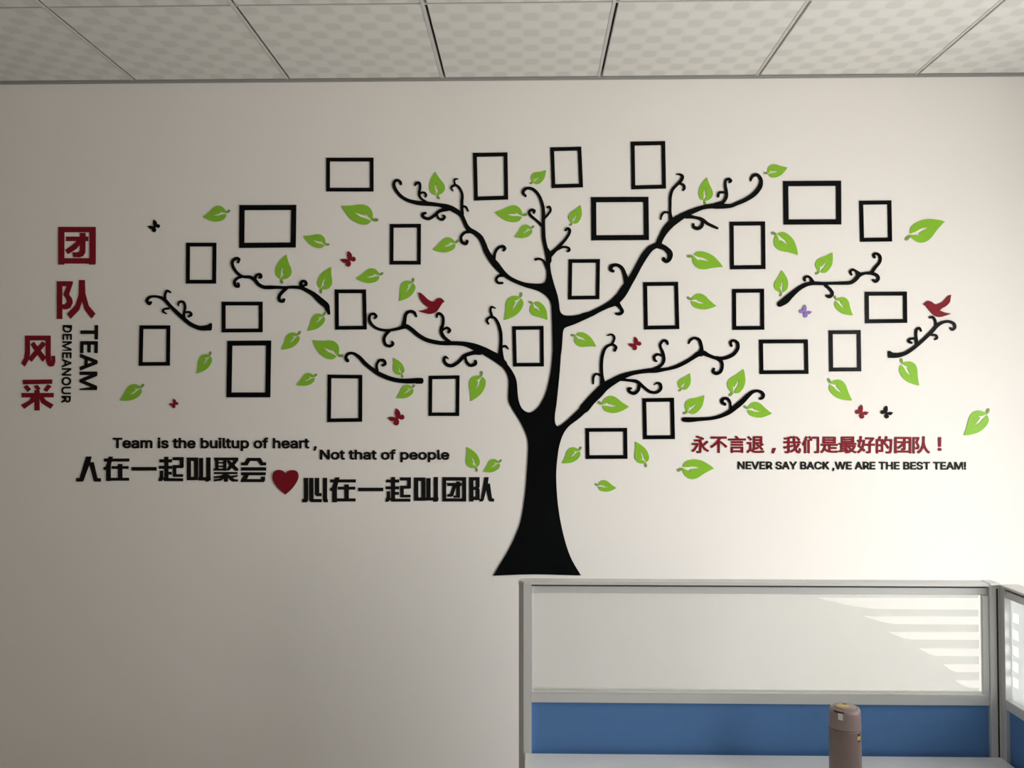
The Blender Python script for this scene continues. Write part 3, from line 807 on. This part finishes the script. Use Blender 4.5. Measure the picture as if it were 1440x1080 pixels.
blade_uv = [to_leaf(p) for p in catmull(blade_raw, 3, True, blade_sharp)]
stem_uv = [to_leaf(p) for p in catmull(stem_raw, 2, True)]
smin, smax = min(p[1] for p in blade_uv), max(p[1] for p in blade_uv)
LEAVES = [
    # tip, base, width, side, label
    ((285.3, 305), (318.3, 300), 22, 1, 'green leaf left of the large upper left wide frame'),
    ((612.5, 241.7), (613.8, 274.4), 22, 1, 'upright green leaf standing on the upper left tree branch'),
    ((480, 289.2), (522.5, 310), 28, 1, 'biggest green leaf on the left, under the highest left frame'),
    ((426.7, 331.7), (456.7, 344.4), 19.5, 1, 'green leaf touching the lower right of the large upper left frame'),
    ((608.3, 350.8), (640.5, 342.5), 20, 1, 'green leaf right of the tall frame, inside the upper left branch'),
    ((402.9, 358.3), (394.4, 392), 23, 1, 'upright green leaf standing on the long curled left branch'),
    ((465.8, 375.8), (450.7, 405.7), 20.5, 1, 'upright green leaf above the tall frame that touches the tree curl'),
    ((500.5, 391.3), (533.5, 387.7), 20.5, 1, 'horizontal green leaf right of the red butterfly, above the left tree curl'),
    ((560.8, 423.3), (581, 397.5), 21, 1, 'green leaf at upper left of the left red bird'),
    ((432.2, 465), (455.5, 444.5), 18, 1, 'green leaf under the thick end of the long curled left branch'),
    ((395, 491.7), (420, 471.5), 18.5, 1, 'green leaf right of the large tall left frame'),
    ((439.7, 478.3), (474.2, 500.5), 26.5, 1, 'large green leaf left of the branch tip, above a tall frame'),
    ((552.9, 503.3), (566, 526), 15.5, -1, 'small green leaf on top of the branch left of the trunk'),
    ((557.2, 559.7), (580.5, 546), 17, 1, 'small green leaf under the branch, above the largest red butterfly'),
    ((416.7, 541), (442.2, 530.4), 16.5, 1, 'small green leaf between the large tall frame and the next tall frame'),
    ((276.2, 525.3), (295.5, 500.5), 18.5, 1, 'green leaf left of the large tall left frame'),
    ((168, 563), (198.5, 546), 20, 1, 'leftmost green leaf, above the first English line'),
    ((695.8, 298.3), (734.3, 304), 24, 1, 'large green leaf left of the tree top stem'),
    ((723.3, 333), (748, 322), 17.5, 1, 'small green leaf left of the tree top stem, lower of the two there'),
    ((767.8, 239.5), (750, 257), 17, -1, 'small green leaf above the tip curl of the central tree stem'),
    ((816.3, 288.3), (805.8, 314), 17.5, -1, 'small green leaf above the curl left of the big wide frame'),
    ((708.7, 450), (732.5, 419), 24, 1, 'larger of two leaves left of the upper trunk'),
    ((769.7, 450), (750, 426), 21, 1, 'smaller of two leaves, touching close left of the upper trunk'),
    ((838.3, 487.5), (809.5, 471), 20.5, 1, 'green leaf right of the trunk below the right limb'),
    ((661.7, 564.2), (678, 529.5), 23.5, 1, 'tall green leaf between the tall frame and the left limb of the trunk'),
    ((656.1, 628.5), (670.8, 657), 19.5, -1, 'left leaf of the pair above the end of the lower Chinese line'),
    ((679.4, 663.2), (702.5, 651), 17, 1, 'right leaf of the pair above the end of the lower Chinese line'),
    ((790.4, 651.3), (815, 634), 19, 1, 'green leaf between the trunk and the lowest wide frame'),
    ((867.2, 686), (841, 683.5), 16, -1, 'lowest green leaf, alone to the right of the trunk'),
    ((994.5, 249.7), (989.5, 282), 20.5, 1, 'upright green leaf standing on the upper right tree branch'),
    ((1016.7, 375.5), (975, 359.2), 25, 1, 'large green leaf left of the upper stacked tall frame'),
    ((1007.5, 430), (972, 422.5), 21.5, -1, 'green leaf between the tall frame and the lower stacked frame'),
    ((884.7, 571.7), (847, 569.5), 24, -1, 'green leaf under the start of the lower right branch'),
    ((970, 525), (959, 547.5), 17, -1, 'small upright green leaf under the lower right branch'),
    ((990.5, 555.8), (967.5, 580), 22, -1, 'green leaf above the left end of the hooked branch'),
    ((1045.3, 519), (1031.5, 552.5), 24, -1, 'upright green leaf above the curl of the hooked branch'),
    ((893.2, 621), (908.8, 650.5), 20, -1, 'green leaf hanging under the tall frame right of the lowest wide frame'),
    ((1004, 659), (960, 657.5), 28, 1, 'large green leaf left of the small English line at right'),
    ((1085.8, 581.3), (1051.3, 575.5), 21.5, -1, 'green leaf under the hook of the hooked branch'),
    ((1107.5, 235.3), (1080, 244.5), 19, -1, 'green leaf above left of the large upper right frame'),
    ((1122, 358.7), (1093, 329), 26, 1, 'large green leaf right of the upper stacked tall frame'),
    ((1170.5, 355), (1153, 382.5), 22, -1, 'green leaf above the middle of the branch over the purple butterfly'),
    ((1099.2, 380), (1100.2, 411), 20, -1, 'upright green leaf at the thick end of the branch over the purple butterfly'),
    ((1199.5, 443.3), (1175.3, 422), 20.5, -1, 'green leaf right of the purple butterfly'),
    ((1198.6, 563), (1167.5, 539.5), 23.5, -1, 'green leaf above the two small butterflies at right'),
    ((1328.8, 311.7), (1280, 329.6), 30.5, 1, 'biggest green leaf at the far upper right'),
    ((1293, 542), (1268, 512), 25.5, -1, 'green leaf hanging under the far right branch'),
    ((1355, 612.2), (1388, 583), 27.5, 1, 'rightmost green leaf, near the end of the dark red slogan'),
]
for T, Bp, w, side_, lab in LEAVES:
    T = Vector(T); Bp = Vector(Bp)
    a = Bp - T; L = a.length; a.normalize()
    n = Vector((-a.y, a.x)) * side_
    # reference frame: ax -> nn has the handedness checked here so that side 1 copies the reference
    if (ax.x * nn.y - ax.y * nn.x) < 0: n = -n
    k = w / ((smax - smin) * L)
    f = lambda p: tuple(T + a * (p[0] * L) + n * (p[1] * L * k))
    e = tag(empty('leaf', at_y(*((T + Bp) / 2), D)), lab, 'leaf', 'green leaves on the wall')
    poly('blade', [[f(p) for p in blade_uv]], M['green'], e, 0.0022)
    poly('stem', [[f(p) for p in stem_uv]], M['stem'], e, 0.0021)['label'] = 'duller green stem tip'

# ------------------------------------------------------------------ butterflies, birds, heart
bf = [(945, 566), (960, 575), (974, 593), (978, 612), (974, 626), (993, 616), (1008, 625), (1013, 643), (1002, 658), (983, 659), (966, 650), (957, 655),
      (967, 672), (966, 692), (952, 708), (934, 705), (920, 692), (924, 676), (934, 665), (918, 672), (898, 670), (884, 658), (878, 649), (868, 646),
      (890, 637), (915, 636), (936, 643), (940, 634), (933, 608), (937, 580)]
bsharp = (0, 4, 10, 11, 17, 18, 23, 27)
bf_uv = [((x - 941) / 145, (y - 637) / 143) for x, y in catmull(bf, 3, True, bsharp)]
for cx, cy, w, h, mir, m, lab in [
    (216, 317.5, 17.5, 17.5, 1, 'black', 'small black butterfly at upper left, alone beside the red characters'),
    (489.3, 364, 22, 22, 1, 'red', 'dark red butterfly between the long left branch and a tall frame'),
    (244, 567.3, 13, 13, 1, 'red', 'tiny dark red butterfly at lower left above the English line'),
    (556.8, 586.3, 24, 24, 1, 'red', 'largest dark red butterfly, right of a tall frame at lower left'),
    (892.5, 483, 19, 19, 1, 'red', 'dark red butterfly right of the trunk, above the lower right branch'),
    (1133.3, 437.5, 18, 18, -1, 'purple', 'purple butterfly under the branch on the right'),
    (1212.7, 579, 19.5, 19.5, -1, 'red', 'dark red butterfly at lower right beside a black one'),
    (1247.7, 579.5, 18, 18, -1, 'black', 'small black butterfly at lower right beside a red one')]:
    pts = [(cx + mir * u * w, cy + v * h) for u, v in bf_uv]
    tag(poly('butterfly', [pts], M[m]), lab, 'butterfly', 'butterflies on the wall')

bird1 = S(*C_, [(1130, 428), (1150, 431), (1180, 455), (1215, 488), (1258, 505), (1285, 480), (1313, 473), (1335, 484), (1352, 506), (1335, 515), (1315, 545), (1292, 580), (1262, 600), (1225, 609), (1180, 601), (1130, 583), (1180, 574), (1222, 556), (1195, 542), (1160, 508), (1138, 468)])
tag(poly('bird', [catmull(bird1, 3, True, (0, 8, 15, 17))], M['red']), 'dark red bird above the left tree limb, beak to the right', 'bird', 'red birds on the wall')
bird2 = S(*R6, [(947, 867), (918, 879), (880, 920), (845, 940), (812, 946), (785, 928), (755, 917), (733, 927), (709, 949), (730, 958), (750, 985), (780, 1020), (810, 1045), (850, 1055), (895, 1045), (947, 1026), (900, 1019), (851, 1000), (868, 983), (905, 962), (935, 930), (942, 895)])
tag(poly('bird', [catmull(bird2, 3, True, (0, 8, 15, 17))], M['red']), 'dark red bird at far right on a small branch, beak to the left', 'bird', 'red birds on the wall')
heart = S(380, 600, 4.235, [(91, 277), (72, 262), (45, 258), (22, 270), (13, 300), (22, 332), (50, 370), (91, 404), (127, 372), (157, 330), (168, 298), (163, 273), (145, 260), (112, 262)])
tag(poly('heart', [catmull(heart, 4, True, (0, 7))], M['red']), 'dark red heart between the two black Chinese phrases', 'heart')


# ------------------------------------------------------------------ lettering
FONT = None
try:                                              # the sans face that ships with Blender; its default face otherwise
    import os
    fp = bpy.utils.system_resource('DATAFILES', path='fonts')
    FONT = bpy.data.fonts.load(os.path.join(fp, 'Inter.woff2'))
except Exception:
    FONT = None


def glyph_mesh(text, offset=0):
    cu = bpy.data.curves.new('text', 'FONT'); cu.body = text; cu.size = 1.0
    cu.resolution_u = 4
    if FONT and text.isascii(): cu.font = FONT
    cu.fill_mode = 'BOTH'
    o = bpy.data.objects.new('text', cu); COL.objects.link(o)
    dg = bpy.context.evaluated_depsgraph_get(); dg.update()
    ev = o.evaluated_get(dg); me = ev.to_mesh()
    vs = [(v.co.x, v.co.y) for v in me.vertices]
    fs = [tuple(p.vertices) for p in me.polygons]
    ev.to_mesh_clear()
    bpy.data.objects.remove(o); bpy.data.curves.remove(cu)
    return vs, fs


def islands(vs, fs):
    par = list(range(len(vs)))

    def find(i):
        while par[i] != i:
            par[i] = par[par[i]]; i = par[i]
        return i
    seen = {}
    for i, v in enumerate(vs):                        # weld equal points
        k = (round(v[0], 5), round(v[1], 5))
        if k in seen: par[find(i)] = find(seen[k])
        else: seen[k] = i
    for f in fs:
        for i in f[1:]: par[find(i)] = find(f[0])
    g = {}
    for f in fs: g.setdefault(find(f[0]), []).append(f)
    return list(g.values())


def letters(vs, fs):
    """Islands grouped into letters by overlap in x."""
    gs = []
    for fl_ in islands(vs, fs):
        xs_ = [vs[i][0] for f in fl_ for i in f]
        gs.append([min(xs_), max(xs_), list(fl_)])
    gs.sort(key=lambda g: g[0])
    out = []
    for g in gs:
        if out:
            o = out[-1]; ov = min(o[1], g[1]) - max(o[0], g[0])
            if ov > 0.5 * min(o[1] - o[0], g[1] - g[0]):
                o[1] = max(o[1], g[1]); o[2] += g[2]; continue
        out.append(g)
    return [o[2] for o in out]


def sub(vs, fs):
    ids = sorted({i for f in fs for i in f}); mp = {}; key = {}; nv = []
    for i in ids:
        k = (round(vs[i][0], 5), round(vs[i][1], 5))
        if k not in key: key[k] = len(nv); nv.append(vs[i])
        mp[i] = key[k]
    return nv, [tuple(mp[i] for i in f) for f in fs]


def embolden(pts, fs, w):
    """Adds a band of half width w along every outline edge: a heavier weight of the same letter."""
    edge = {}
    for f in fs:
        for i in range(len(f)): edge[(f[i], f[(i + 1) % len(f)])] = 1
    Z0 = 0.003; P = [(p[0], p[1], Z0) for p in pts]; T = list(fs); used = set(); q = 0
    for (a, b) in edge:
        if (b, a) in edge: continue
        pa, pb = pts[a], pts[b]
        dx, dy = pb[0] - pa[0], pb[1] - pa[1]; l = math.hypot(dx, dy)
        if l < 1e-6: continue
        nx, ny = -dy / l * w, dx / l * w
        k = len(P); q += 1; z = Z0 - 0.00004 * (1 + q % 11)
        P += [(pa[0] + nx, pa[1] + ny, z), (pb[0] + nx, pb[1] + ny, z), (pb[0] - nx, pb[1] - ny, z), (pa[0] - nx, pa[1] - ny, z)]
        T.append((k, k + 1, k + 2, k + 3))
        used |= {a, b}
    for a in used:
        k = len(P); q += 1; z = Z0 - 0.00004 * (12 + q % 11)
        P += [(pts[a][0] + w * 1.05 * math.cos(j * math.pi / 4 + 0.39), pts[a][1] + w * 1.05 * math.sin(j * math.pi / 4 + 0.39), z) for j in range(8)]
        T.append(tuple(range(k, k + 8)))
    return P, T


def latin(name, lines, m, label, cat='lettering', up='x'):
    """lines: (text, offset, quad) where quad = px of (left-base, right-base, left-top) fitted to the cap height."""
    root = tag(empty(name, at_y(lines[0][2][0][0], lines[0][2][0][1], D)), label, cat)
    for text, bold, (lb, rb, lt) in lines:
        vs, fs = glyph_mesh(text)
        cap, _ = glyph_mesh('H')
        y0, y1 = min(v[1] for v in cap), max(v[1] for v in cap)
        x0_, x1_ = min(v[0] for v in vs), max(v[0] for v in vs)
        lb_, rb_, lt_ = Vector(lb), Vector(rb), Vector(lt)
        e1_ = (rb_ - lb_).normalized() * bold; e2_ = (lt_ - lb_).normalized() * bold
        lb_ = lb_ + e1_ + e2_; rb_ = rb_ - e1_ + e2_; lt_ = lt_ + e1_ - e2_
        groups = letters(vs, fs); chars = [c for c in text if c != ' ']
        for i_, fl_ in enumerate(groups):
            nv, nf = sub(vs, fl_)
            if len(groups) == len(chars) and chars[i_] == 'K':     # this face draws its K from crossing outlines
                a0, a1 = min(v[0] for v in nv), max(v[0] for v in nv); b0, b1 = min(v[1] for v in nv), max(v[1] for v in nv)
                kk = [(0, 0), (.2, 0), (.2, .3), (.36, .46), (.74, 0), (1, 0), (.5, .6), (.98, 1), (.72, 1), (.2, .5), (.2, 1), (0, 1)]
                nv = [(a0 + (a1 - a0) * u, b0 + (b1 - b0) * v) for u, v in kk]
                nf = [tuple(t) for t in tessellate_polygon([[Vector((u, v, 0)) for u, v in nv]])]
            pts = [tuple(lb_ + (rb_ - lb_) * ((u - x0_) / (x1_ - x0_)) + (lt_ - lb_) * ((v - y0) / (y1 - y0))) for u, v in nv]
            if bold: pts, nf = embolden(pts, nf, bold)
            slab('letter', pts, nf, m, root, 0.003)
    return root


def cjk(root, ch, bb, m, off, skew=0.0):
    vs, fs = glyph_mesh(ch)
    nv, nf = sub(vs, fs)
    bb = (bb[0] + off, bb[1] + off, bb[2] - off, bb[3] - off)
    x0_, x1_ = min(v[0] for v in nv), max(v[0] for v in nv); y0, y1 = min(v[1] for v in nv), max(v[1] for v in nv)
    pts = [(bb[0] + (bb[2] - bb[0]) * (u - x0_) / (x1_ - x0_), bb[3] + (bb[1] - bb[3]) * (v - y0) / (y1 - y0)) for u, v in nv]
    pts, nf = embolden(pts, nf, off)
    return slab('character', pts, nf, m, root, 0.003)


latin('english_line', [('Team is the builtup of heart ,', 0.7, ((158.4, 630.3), (445.5, 630.7), (158.4, 615.6)))], M['blackfoam'],
      'black English line reading Team is the builtup of heart')
latin('english_line', [('Not that of people', 0.7, ((449.8, 646.3), (632, 646.6), (449.8, 632.3)))], M['blackfoam'],
      'black English line reading Not that of people')
latin('english_line', [('NEVER SAY BACK ,WE ARE THE BEST TEAM!', 0.5, ((1037.6, 660), (1358.8, 660.6), (1037.6, 649)))], M['blackfoam'],
      'small black English capitals under the dark red Chinese slogan')
latin('vertical_lettering', [('TEAM', 1.0, ((113.2, 457), (111.6, 548.6), (137.8, 457)))], M['blackfoam'],
      'larger black word TEAM running downwards at far left')
latin('vertical_lettering', [('DEMEANOUR', 0.42, ((88.2, 457), (86.2, 566.5), (101, 457)))], M['blackfoam'],
      'smaller black word DEMEANOUR running downwards at far left')


def boxes_char(root, crop, polys, m=M['blackfoam'], bold=0.2):
    """A hand-cut character: rectangles (x0,y0,x1,y1), rings (outer, inner) and polygons, in one piece."""
    P, T = [], []
    for p in polys:
        if isinstance(p[0], (int, float)):
            x0_, y0_, x1_, y1_ = p
            loops_ = [[(x0_, y0_), (x1_, y0_), (x1_, y1_), (x0_, y1_)]]
        elif isinstance(p, dict): loops_ = []
        elif len(p) == 2 and len(p[0]) == 4:
            loops_ = [[(b[0], b[1]), (b[2], b[1]), (b[2], b[3]), (b[0], b[3])] for b in p]
        else: loops_ = [list(p)]
        pts = [q for l in loops_ for q in S(*crop, l)]
        tr_ = tessellate_polygon([[Vector((a, b, 0)) for a, b in S(*crop, l)] for l in loops_])
        if bold:
            pts, tr_ = embolden(pts, tr_, bold)
        lv = 0.0006 * polys.index(p) / len(polys)
        k = len(P); P += [(a[0], a[1], (a[2] if len(a) > 2 else 0.003) - lv) for a in pts]; T += [tuple(i + k for i in t) for t in tr_]
    return slab('character', P, T, m, root, 0.003)


ca, cb = (100, 635, 9.931), (235, 635, 9.931)
cc, cd = (420, 665, 9.931), (555, 665, 9.931)
ph1 = tag(empty('chinese_phrase', at_y(240, 677, D)), 'black blocky Chinese phrase left of the red heart', 'lettering')
boxes_char(ph1, ca, [[(210, 72), (282, 72), (262, 150), (168, 410), (158, 418), (75, 418), (72, 372), (118, 372)],
                     [(255, 150), (312, 150), (362, 365), (372, 373), (412, 375), (412, 418), (328, 418), (316, 405), (262, 205), (248, 185)]])
boxes_char(ph1, ca, [(460, 100, 808, 138), [(528, 72), (580, 72), (556, 165), (549, 215), (549, 410), (490, 410), (490, 255), (455, 255), (455, 222), (485, 210), (504, 140)],
                     (568, 205, 800, 240), (655, 175, 712, 375), (555, 368, 805, 405)])
boxes_char(ph1, ca, [(845, 219, 1190, 265)])
O = 1340.7
boxes_char(ph1, ca, [(1235, 110, 1405, 150), (1303, 76, 1355, 395), (1228, 202, 1408, 240), (1340, 285, 1402, 320), (1240, 268, 1283, 365),
                     [(1222, 412), (1222, 385), (1242, 350), (1310, 372), (O + 220, 376), (O + 220, 412), (1300, 412), (1285, 380), (1262, 412)],
                     (O + 80, 80, O + 228, 120), (O + 178, 80, O + 228, 222), (O + 80, 190, O + 218, 230), (O + 80, 190, O + 125, 345), (O + 90, 318, O + 220, 353)])
boxes_char(ph1, cb, [((278, 85, 430, 398), (330, 130, 378, 355)), (448, 92, 500, 398), (440, 360, 605, 403), (548, 85, 603, 405), (535, 400, 578, 418)])
boxes_char(ph1, cb, [(660, 86, 825, 122), (672, 86, 713, 262), (785, 86, 825, 268), (700, 148, 790, 165), (700, 198, 790, 216), (650, 238, 825, 265),
                     [(830, 86), (990, 86), (990, 122), (938, 190), (990, 242), (990, 268), (945, 265), (905, 226), (865, 262), (825, 266), (868, 192), (830, 125), (872, 125), (904, 162), (930, 122), (830, 118)],
                     (655, 288, 980, 314), (795, 305, 845, 420),
                     [(650, 348), (740, 338), (795, 316), (800, 338), (752, 366), (652, 372)], [(650, 388), (735, 378), (790, 345), (800, 368), (752, 405), (655, 418)],
                     [(845, 318), (885, 340), (985, 328), (978, 352), (910, 364), (940, 388), (987, 392), (987, 418), (905, 418), (868, 385), (842, 345)]])
boxes_char(ph1, cb, [[(1120, 90), (1302, 90), (1338, 152), (1380, 152), (1380, 192), (1308, 192), (1265, 130), (1158, 130), (1120, 192), (1035, 192), (1035, 154), (1082, 152)],
                     (1035, 221, 1380, 265), (1035, 291, 1375, 330),
                     [(1078, 325), (1142, 325), (1112, 386), (1312, 386), (1312, 352), (1366, 352), (1366, 405), (1346, 425), (1032, 425), (1032, 400)]])
ph2 = tag(empty('chinese_phrase', at_y(560, 707, D)), 'black blocky Chinese phrase right of the red heart', 'lettering')
boxes_char(ph2, cc, [[(75, 72), (130, 72), (130, 380), (112, 410), (52, 410), (50, 372), (75, 360)], [(148, 72), (203, 72), (205, 366), (318, 368), (318, 408), (175, 408), (148, 385)],
                     [(228, 72), (285, 72), (285, 285), (318, 285), (318, 325), (250, 325), (228, 300)], [(340, 72), (395, 72), (395, 362), (405, 372), (405, 410), (360, 410), (340, 385)]])
boxes_char(ph2, cc, [(443, 93, 795, 132), [(512, 65), (568, 65), (542, 165), (532, 210), (532, 410), (470, 410), (470, 250), (440, 250), (440, 218), (470, 200), (490, 135)],
                     (550, 195, 788, 232), (640, 163, 698, 370), (535, 358, 793, 397)])
boxes_char(ph2, cc, [(835, 209, 1180, 255)])
boxes_char(ph2, cc, [(1225, 95, 1402, 133), (1293, 60, 1345, 385), (1218, 190, 1400, 228), (1335, 268, 1398, 305), (1233, 258, 1275, 350),
                     [(1215, 402), (1215, 370), (1236, 335), (1300, 362), (O + 218, 362), (O + 218, 400), (1296, 400), (1280, 372), (1250, 402)],
                     (O + 78, 65, O + 226, 105), (O + 176, 65, O + 226, 212), (O + 78, 180, O + 214, 220), (O + 78, 180, O + 125, 335), (O + 88, 306, O + 220, 342)])
boxes_char(ph2, cd, [((272, 66, 428, 388), (328, 112, 376, 345)), (445, 75, 500, 385), (430, 345, 610, 385), (548, 60, 603, 395), (540, 380, 590, 402)])
boxes_char(ph2, cd, [((668, 62, 998, 398), (718, 108, 945, 358)), (735, 142, 935, 182), [(815, 175), (862, 175), (818, 315), (792, 332), (735, 332), (735, 306), (776, 292)],
                     (862, 122, 912, 345), (825, 318, 905, 345)])
boxes_char(ph2, cd, [(1043, 62, 1100, 398), (1043, 62, 1185, 105), [(1135, 62), (1185, 62), (1185, 195), (1172, 214), (1186, 232), (1186, 378), (1135, 378)], (1090, 195, 1170, 236), (1090, 332, 1185, 378),
                     [(1255, 62), (1312, 62), (1300, 150), (1242, 380), (1225, 398), (1186, 398), (1186, 368), (1206, 362)],
                     [(1290, 150), (1330, 150), (1358, 355), (1388, 363), (1388, 398), (1330, 398), (1310, 375), (1275, 205)]])

slog = tag(empty('chinese_slogan', at_y(1150, 637, D)), 'dark red Chinese slogan at right above the small English capitals', 'lettering')
z5 = lambda x: 960 + x / 6.545
z6 = lambda x: 1160 + x / 6.545
y5 = lambda y: 590 + y / 6.545
OFFS = 0.62
for ch, xa, xb, ya, yb in [('永', z5(82), z5(245), 148, 310), ('不', z5(255), z5(412), 156, 308), ('言', z5(420), z5(583), 150, 308), ('退', z5(590), z5(753), 152, 310),
                           (',', z5(820), z5(860), 262, 312), ('我', z5(928), z5(1092), 152, 312), ('们', z5(1100), z5(1258), 152, 312), ('是', z5(1268), z6(125), 158, 310),
                           ('最', z6(128), z6(295), 156, 312), ('好', z6(297), z6(463), 152, 312), ('的', z6(472), z6(623), 152, 314), ('团', z6(641), z6(797), 160, 312),
                           ('队', z6(808), z6(970), 154, 314), ('!', z6(1040), z6(1076), 162, 290)]:
    cjk(slog, ch, (xa, y5(ya), xb, y5(yb)), M['red'], OFFS)

W = lambda ox, oy: (ox, oy, 5.143)
big = tag(empty('red_characters', at_y(107, 449, D)), 'two large dark red Chinese characters at upper far left, one above the other', 'lettering')
boxes_char(big, W(0, 280), [((422, 202, 690, 465), (463, 238, 648, 428)), (422, 460, 462, 472), (645, 460, 687, 472), (478, 272, 637, 302),
                            [(578, 245), (618, 245), (615, 385), (600, 410), (575, 420), (530, 418), (525, 385), (562, 386), (577, 375)],
                            [(560, 300), (600, 300), (550, 360), (492, 396), (472, 368), (520, 335)]], M['red'])
boxes_char(big, W(0, 280), [(412, 595, 448, 866), [(412, 595), (524, 595), (524, 610), (497, 688), (520, 720), (524, 750), (508, 785), (480, 796), (455, 795), (447, 762), (470, 762), (484, 745), (478, 718), (458, 690), (484, 628), (412, 630)],
                            [(572, 586), (612, 586), (615, 680), (640, 770), (688, 828), (662, 862), (615, 805), (593, 735), (572, 800), (510, 864), (485, 830), (545, 768), (570, 690)]], M['red'])
small = tag(empty('red_characters', at_y(53, 577, D)), 'two smaller dark red Chinese characters at far left, beside the vertical words', 'lettering')
boxes_char(small, W(0, 440), [[(182, 165), (364, 165), (364, 330), (368, 350), (375, 345), (372, 315), (395, 310), (398, 350), (388, 382), (365, 388), (345, 378), (332, 340), (330, 198), (214, 198), (214, 290), (202, 345), (178, 386), (155, 362), (176, 325), (182, 280)],
                              [(222, 228), (245, 210), (330, 322), (308, 352)], [(305, 208), (330, 225), (228, 352), (204, 330)]], M['red'])
boxes_char(small, W(0, 440), [[(165, 485), (375, 482), (375, 512), (168, 516)], [(172, 535), (196, 522), (222, 552), (200, 570)], [(245, 530), (270, 522), (292, 550), (268, 562)],
                              [(345, 518), (370, 530), (338, 570), (315, 556)], (157, 580, 386, 610), (250, 560, 284, 705),
                              [(232, 605), (262, 605), (250, 640), (175, 692), (154, 666), (210, 635)], [(280, 605), (308, 605), (330, 632), (385, 664), (365, 692), (300, 650)]], M['red'])
